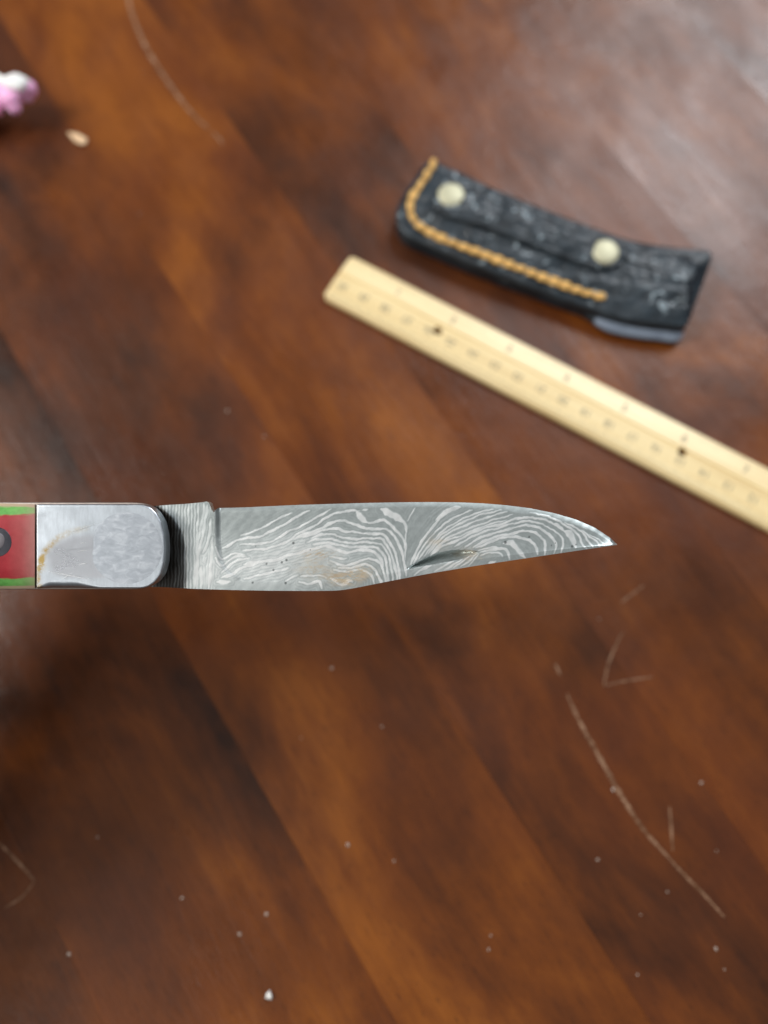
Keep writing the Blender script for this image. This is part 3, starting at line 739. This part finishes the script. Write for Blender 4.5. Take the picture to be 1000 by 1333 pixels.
# belt loop riveted along the back
STRAP = [(586,239),(630,256),(680,275),(740,296),(795,314),(812,325),(812,340),(798,350),(775,350),(735,338),(680,316),(626,296),(584,284),(566,271),(565,254),(573,242)]
Sp = resample(catmull(STRAP, 6, True), 150, True)
Sw = np.array([on_sheath(x, y) for x, y in Sp]); a0, a1 = on_sheath(588, 260)[:2], on_sheath(790, 332)[:2]
d_ = a1-a0; tp = np.clip(((Sw[:, :2]-a0)@d_)/(d_@d_), 0, 1); ctr = a0+tp[:, None]*d_
cz = np.array([ztopat(c) for c in ctr])
rings = []
for s, dz in ((0.0, -0.001), (-0.01, 0.0006), (0.0, 0.0013), (0.04, 0.0017), (0.12, 0.0019), (0.2, 0.0016), (0.27, 0.0019), (0.45, 0.0021), (0.65, 0.0022), (0.85, 0.0022), (0.95, 0.0022)):
    q = Sw[:, :2]*(1-s)+ctr*s; zz = np.array([ztopat(c) for c in q]) if s <= 0.9 else cz
    zz = 0.5*zz + 0.5*(Sw[:, 2]*(1-s)+cz*s)
    rings.append(np.column_stack([q, zz+dz+tooling(q[:, 0]*1.1, q[:, 1]*1.1)*0.8*(s > 0.3)]))
link('belt_loop', rings_mesh('belt_loop', rings, True, False), LEA, sheath)
BRASS = NT('pale_worn_brass'); nb = BRASS.noise(BRASS.coord('Object'), 500, 4)
BRASS.set(Base_Color=BRASS.mix(nb, (0.44, 0.42, 0.27), (0.66, 0.64, 0.47)), Metallic=0.35, Roughness=0.55)
for px, py in ((587, 257), (787, 331)):
    p = on_sheath(px, py); n = 32; rr = 0.0055; rings = []
    for a in np.linspace(0, math.pi/2*0.96, 8):
        r_ = rr*math.cos(a); rings.append(np.array([(r_*math.cos(2*math.pi*i/n), r_*math.sin(2*math.pi*i/n), 0.0014*math.sin(a)) for i in range(n)]))
    rings.insert(0, np.array([(rr*math.cos(2*math.pi*i/n), rr*math.sin(2*math.pi*i/n), -0.002) for i in range(n)]))
    link('rivet', rings_mesh('rivet', rings, True, True), BRASS.m, sheath, p + np.array([0, 0, 0.0016]))
THR = NT('orange_waxed_thread'); n1 = THR.noise(THR.mapping(THR.coord('Object'), (900, 2600, 2600), rot=(0, 0, 0.6)), 1.0, 3)
THR.set(Base_Color=THR.mix(n1, (0.66, 0.34, 0.07), (0.85, 0.55, 0.19)), Roughness=0.5); THR.bump(n1, 0.5, 0.0004)
PATH = [(567,209),(561,221),(553,234),(544,247),(537,258),(533,270),(535,283),(545,295),(560,304),(580,314),(600,321.5),(625,331),(650,341),(680,352),(710,364),(740,375),(765,383),(788,389)]
NS = 23; pp = resample(catmull(PATH, 8), NS+1)
caps_mesh = None
for i in range(NS):
    a, b = on_sheath(*pp[i]), on_sheath(*pp[i+1]); mid = (a+b)/2; d = b-a; L = np.linalg.norm(d)
    if caps_mesh is None:
        n = 12; rings = []
        for t in np.linspace(-1, 1, 13):
            r_ = 0.00145*(max(0.0, 1-abs(t)**5.0))**0.5+0.00005; rings.append(np.array([(0.5*t, r_*math.cos(2*math.pi*k/n), r_*math.sin(2*math.pi*k/n)+0.0003*(1-t*t)) for k in range(n)]))
        caps_mesh = rings_mesh('stitch', rings, True, True)
    o = link('stitch', caps_mesh, THR.m, sheath, mid + np.array([0, 0, 0.0006]))
    o.rotation_euler = (0, -math.asin(d[2]/L), math.atan2(d[1], d[0]) + R(random.uniform(4, 10))); o.scale = (L*random.uniform(1.0, 1.12), random.uniform(0.75, 1.4), random.uniform(0.55, 0.8))

# ------------------------------------------------------------------ pink toy, cut by the left edge
def mat_pink(name, c1, c2):
    w = NT(name); n = w.noise(w.coord('Object'), 260, 4, 0.6)
    w.set(Base_Color=w.mix(n, c1, c2), Roughness=0.45, Subsurface_Weight=0.35, Subsurface_Radius=(0.006, 0.004, 0.005)); w.b.inputs['Subsurface Scale'].default_value = 0.5
    w.bump(n, 0.4, 0.0008); return w.m
tp0 = at(8, 150, 0.0); toy = empty('pink_toy', (tp0.x, tp0.y, 0))
tag(toy, 'lumpy pink and white toy cut off by the left edge', 'toy')
def T(px, py, z): return tuple(at(px, py, z) - Vector((tp0.x, tp0.y, 0)))
T6 = lambda x, y, z: T(x, y, z*0.62)
PK = mat_pink('pink_rubber', (0.98, 0.36, 0.70), (0.99, 0.62, 0.86)); WH = mat_pink('white_rubber', (0.88, 0.88, 0.88), (0.95, 0.95, 0.93))
fused('body', [(T6(-110, 215, 0.010), T6(-62, 160, 0.011), 0.010, 0.009), (T6(-62, 160, 0.011), T6(-22, 128, 0.016), 0.008, 0.0055), (T6(-22, 128, 0.016), T6(6, 122, 0.020), 0.0055, 0.0045),
   (T6(6, 121, 0.021), T6(15, 130, 0.021), 0.0044, 0.0042), (T6(15, 131, 0.021), T6(19, 141, 0.019), 0.0040, 0.0026), (T6(27, 118, 0.023), T6(38, 114, 0.023), 0.0034, 0.0030), (T6(38, 112, 0.022), T6(41, 119, 0.021), 0.0027, 0.0024),
   (T6(30, 125, 0.020), T6(38, 127, 0.019), 0.0026, 0.0020), (T6(-6, 138, 0.019), T6(-4, 143, 0.018), 0.0032, 0.0026)], 0.00055, PK, toy, 2)
fused('white_crest', [(T6(12, 107, 0.0265), T6(22, 105, 0.0275), 0.0026, 0.0030), (T6(22, 105, 0.0275), T6(31, 108, 0.0265), 0.0030, 0.0026), (T6(-4, 104, 0.0255), T6(8, 110, 0.026), 0.0028, 0.0022), (T6(-24, 112, 0.024), T6(-6, 104, 0.0255), 0.003, 0.0028), (T6(15, 112, 0.027), T6(26, 113, 0.027), 0.002, 0.0022)], 0.0005, WH, toy, 2)

# ------------------------------------------------------------------ crumbs and dust
def crumb(name, px, py, rx, ry, rz, mat, rot, label):
    p = at(px, py, rz*0.5); bm = bmesh.new(); bmesh.ops.create_icosphere(bm, subdivisions=3, radius=1.0)
    for v_ in bm.verts:
        c = v_.co; k = 1+0.22*math.sin(c.x*3.1+c.y*2.3+1)*math.sin(c.y*4.0-c.z*2.7)+0.10*math.sin(c.x*7+c.z*6)
        v_.co = Vector((c.x*rx*k*(1-0.25*c.x), c.y*ry*k*(1+0.2*c.x), c.z*rz*k))
    m = bpy.data.meshes.new(name); bm.to_mesh(m); bm.free(); m.polygons.foreach_set('use_smooth', [True]*len(m.polygons))
    o = link(name, m, mat, None, (p.x, p.y, rz*0.8)); o.rotation_euler = (0, 0, rot); return tag(o, label, 'crumb')
CR = mat_simple('tan_crumb', (0.70, 0.45, 0.24), 0.7, 0, (0.84, 0.62, 0.40), 900, bump=0.5); CW = mat_simple('white_crumb', (0.80, 0.78, 0.74), 0.6, 0, (0.70, 0.68, 0.64), 900)
crumb('crumb', 104, 182, 0.0046, 0.0019, 0.0008, CR, R(-35), 'elongated tan crumb on the table below the pink toy')
crumb('crumb', 351, 1296, 0.0010, 0.0013, 0.0008, CW, 0.3, 'tiny white crumb at the bottom edge of the table')
DU = NT('pale_dust'); DU.set(Base_Color=(0.42, 0.33, 0.27), Roughness=0.35, Specular_IOR_Level=0.8)
SPECK = [(127,1090),(237,1169),(312,1216),(347,1190),(90,1242),(513,1121),(778,1119),(869,1161),(834,1191),(933,1108),(932,1235),(830,1269),(639,1218),(636,1236),(943,1262),(913,1019),(798,1028),(497,946),(432,870),(392,961),(453,1100),(780,806),(296,535),(344,568),(183,278),(187,92),(806,258),(812,272)]
bm = bmesh.new()
for i, (px, py) in enumerate(SPECK):
    p = at(px, py); r_ = random.uniform(0.00022, 0.00060)*(1.25 if py > 1000 else 0.9)
    bmesh.ops.create_icosphere(bm, subdivisions=2, radius=1, matrix=Matrix.Translation((p.x, p.y, r_*0.25)) @ Matrix.Rotation(random.uniform(0, 3), 4, 'Z') @ Matrix.Diagonal((r_, r_*random.uniform(0.6, 1), r_*0.5, 1)))
m = bpy.data.meshes.new('dust'); bm.to_mesh(m); bm.free(); m.polygons.foreach_set('use_smooth', [True]*len(m.polygons))
tag(link('dust', m, DU.m), 'scattered pale dust specks on the varnished table', 'dust', None, 'stuff')

# ------------------------------------------------------------------ the hand that holds the knife, just left of the picture
SK = NT('skin'); co = SK.coord('Object'); n1 = SK.noise(co, 120, 4); n2 = SK.noise(co, 1400, 3)
SK.set(Base_Color=SK.mix(n1, (0.50, 0.27, 0.19), (0.62, 0.37, 0.27)), Roughness=0.5, Subsurface_Weight=0.12, Subsurface_Radius=(0.006, 0.002, 0.001)); SK.bump(n2, 0.25, 0.0004)
hand = empty('hand', knife.location, ROT); tag(hand, 'hand gripping the knife handle beyond the left edge', 'hand')
caps = []; mm = 0.001
V3 = lambda x, y, z: (x*mm, y*mm, z*mm)
wr = (-104, -92, -16)
for i, (x, r_, k) in enumerate(((-58, 8.6, 1.0), (-76, 9.0, 1.06), (-94, 8.6, 1.0), (-110, 7.6, 0.9))):
    mc = (x, -24*k, -24); pp1 = (x+1, 8*k, -29); pp2 = (x+1.5, 21*k, -10); pt = (x+2, 13, 7.2)
    caps += [(V3(wr[0]+(x+84)*0.25, wr[1], wr[2]), V3(*mc), 15*mm, (r_+3)*mm), (V3(*mc), V3(*pp1), (r_+1.2)*mm, (r_+.3)*mm), (V3(*pp1), V3(*pp2), (r_+.2)*mm, (r_-.4)*mm), (V3(*pp2), V3(*pt), (r_-.5)*mm, (r_-1.3)*mm)]
caps += [(V3(-94, -78, -6), V3(-76, -44, 8), 17*mm, 13*mm), (V3(-76, -44, 8), V3(-62, -18, 12), 12*mm, 9.5*mm), (V3(-62, -18, 12), V3(-50, 2, 10), 9.6*mm, 7.6*mm), (V3(-90, -50, -14), V3(-84, -30, -14), 20*mm, 16*mm)]
caps += [(V3(*wr), V3(-118, -150, -16), 21*mm, 23*mm), (V3(-118, -150, -16), V3(-160, -300, -10), 24*mm, 34*mm)]
fused('skin', caps, 0.0018, SK.m, hand, 8)
NAIL = mat_simple('fingernail', (0.72, 0.46, 0.40), 0.3, 0, (0.78, 0.54, 0.48), 300)
slv = NT('dark_sleeve_cloth'); n1 = slv.noise(slv.coord('Object'), 900, 3); slv.set(Base_Color=slv.mix(n1, (0.022, 0.024, 0.032), (0.04, 0.042, 0.052)), Roughness=0.9)
fused('sleeve', [(V3(-130, -192, -15), V3(-170, -330, -9), 31*mm, 42*mm), (V3(-170, -330, -9), V3(-185, -400, -9), 42*mm, 46*mm)], 0.003, slv.m, hand, 3)
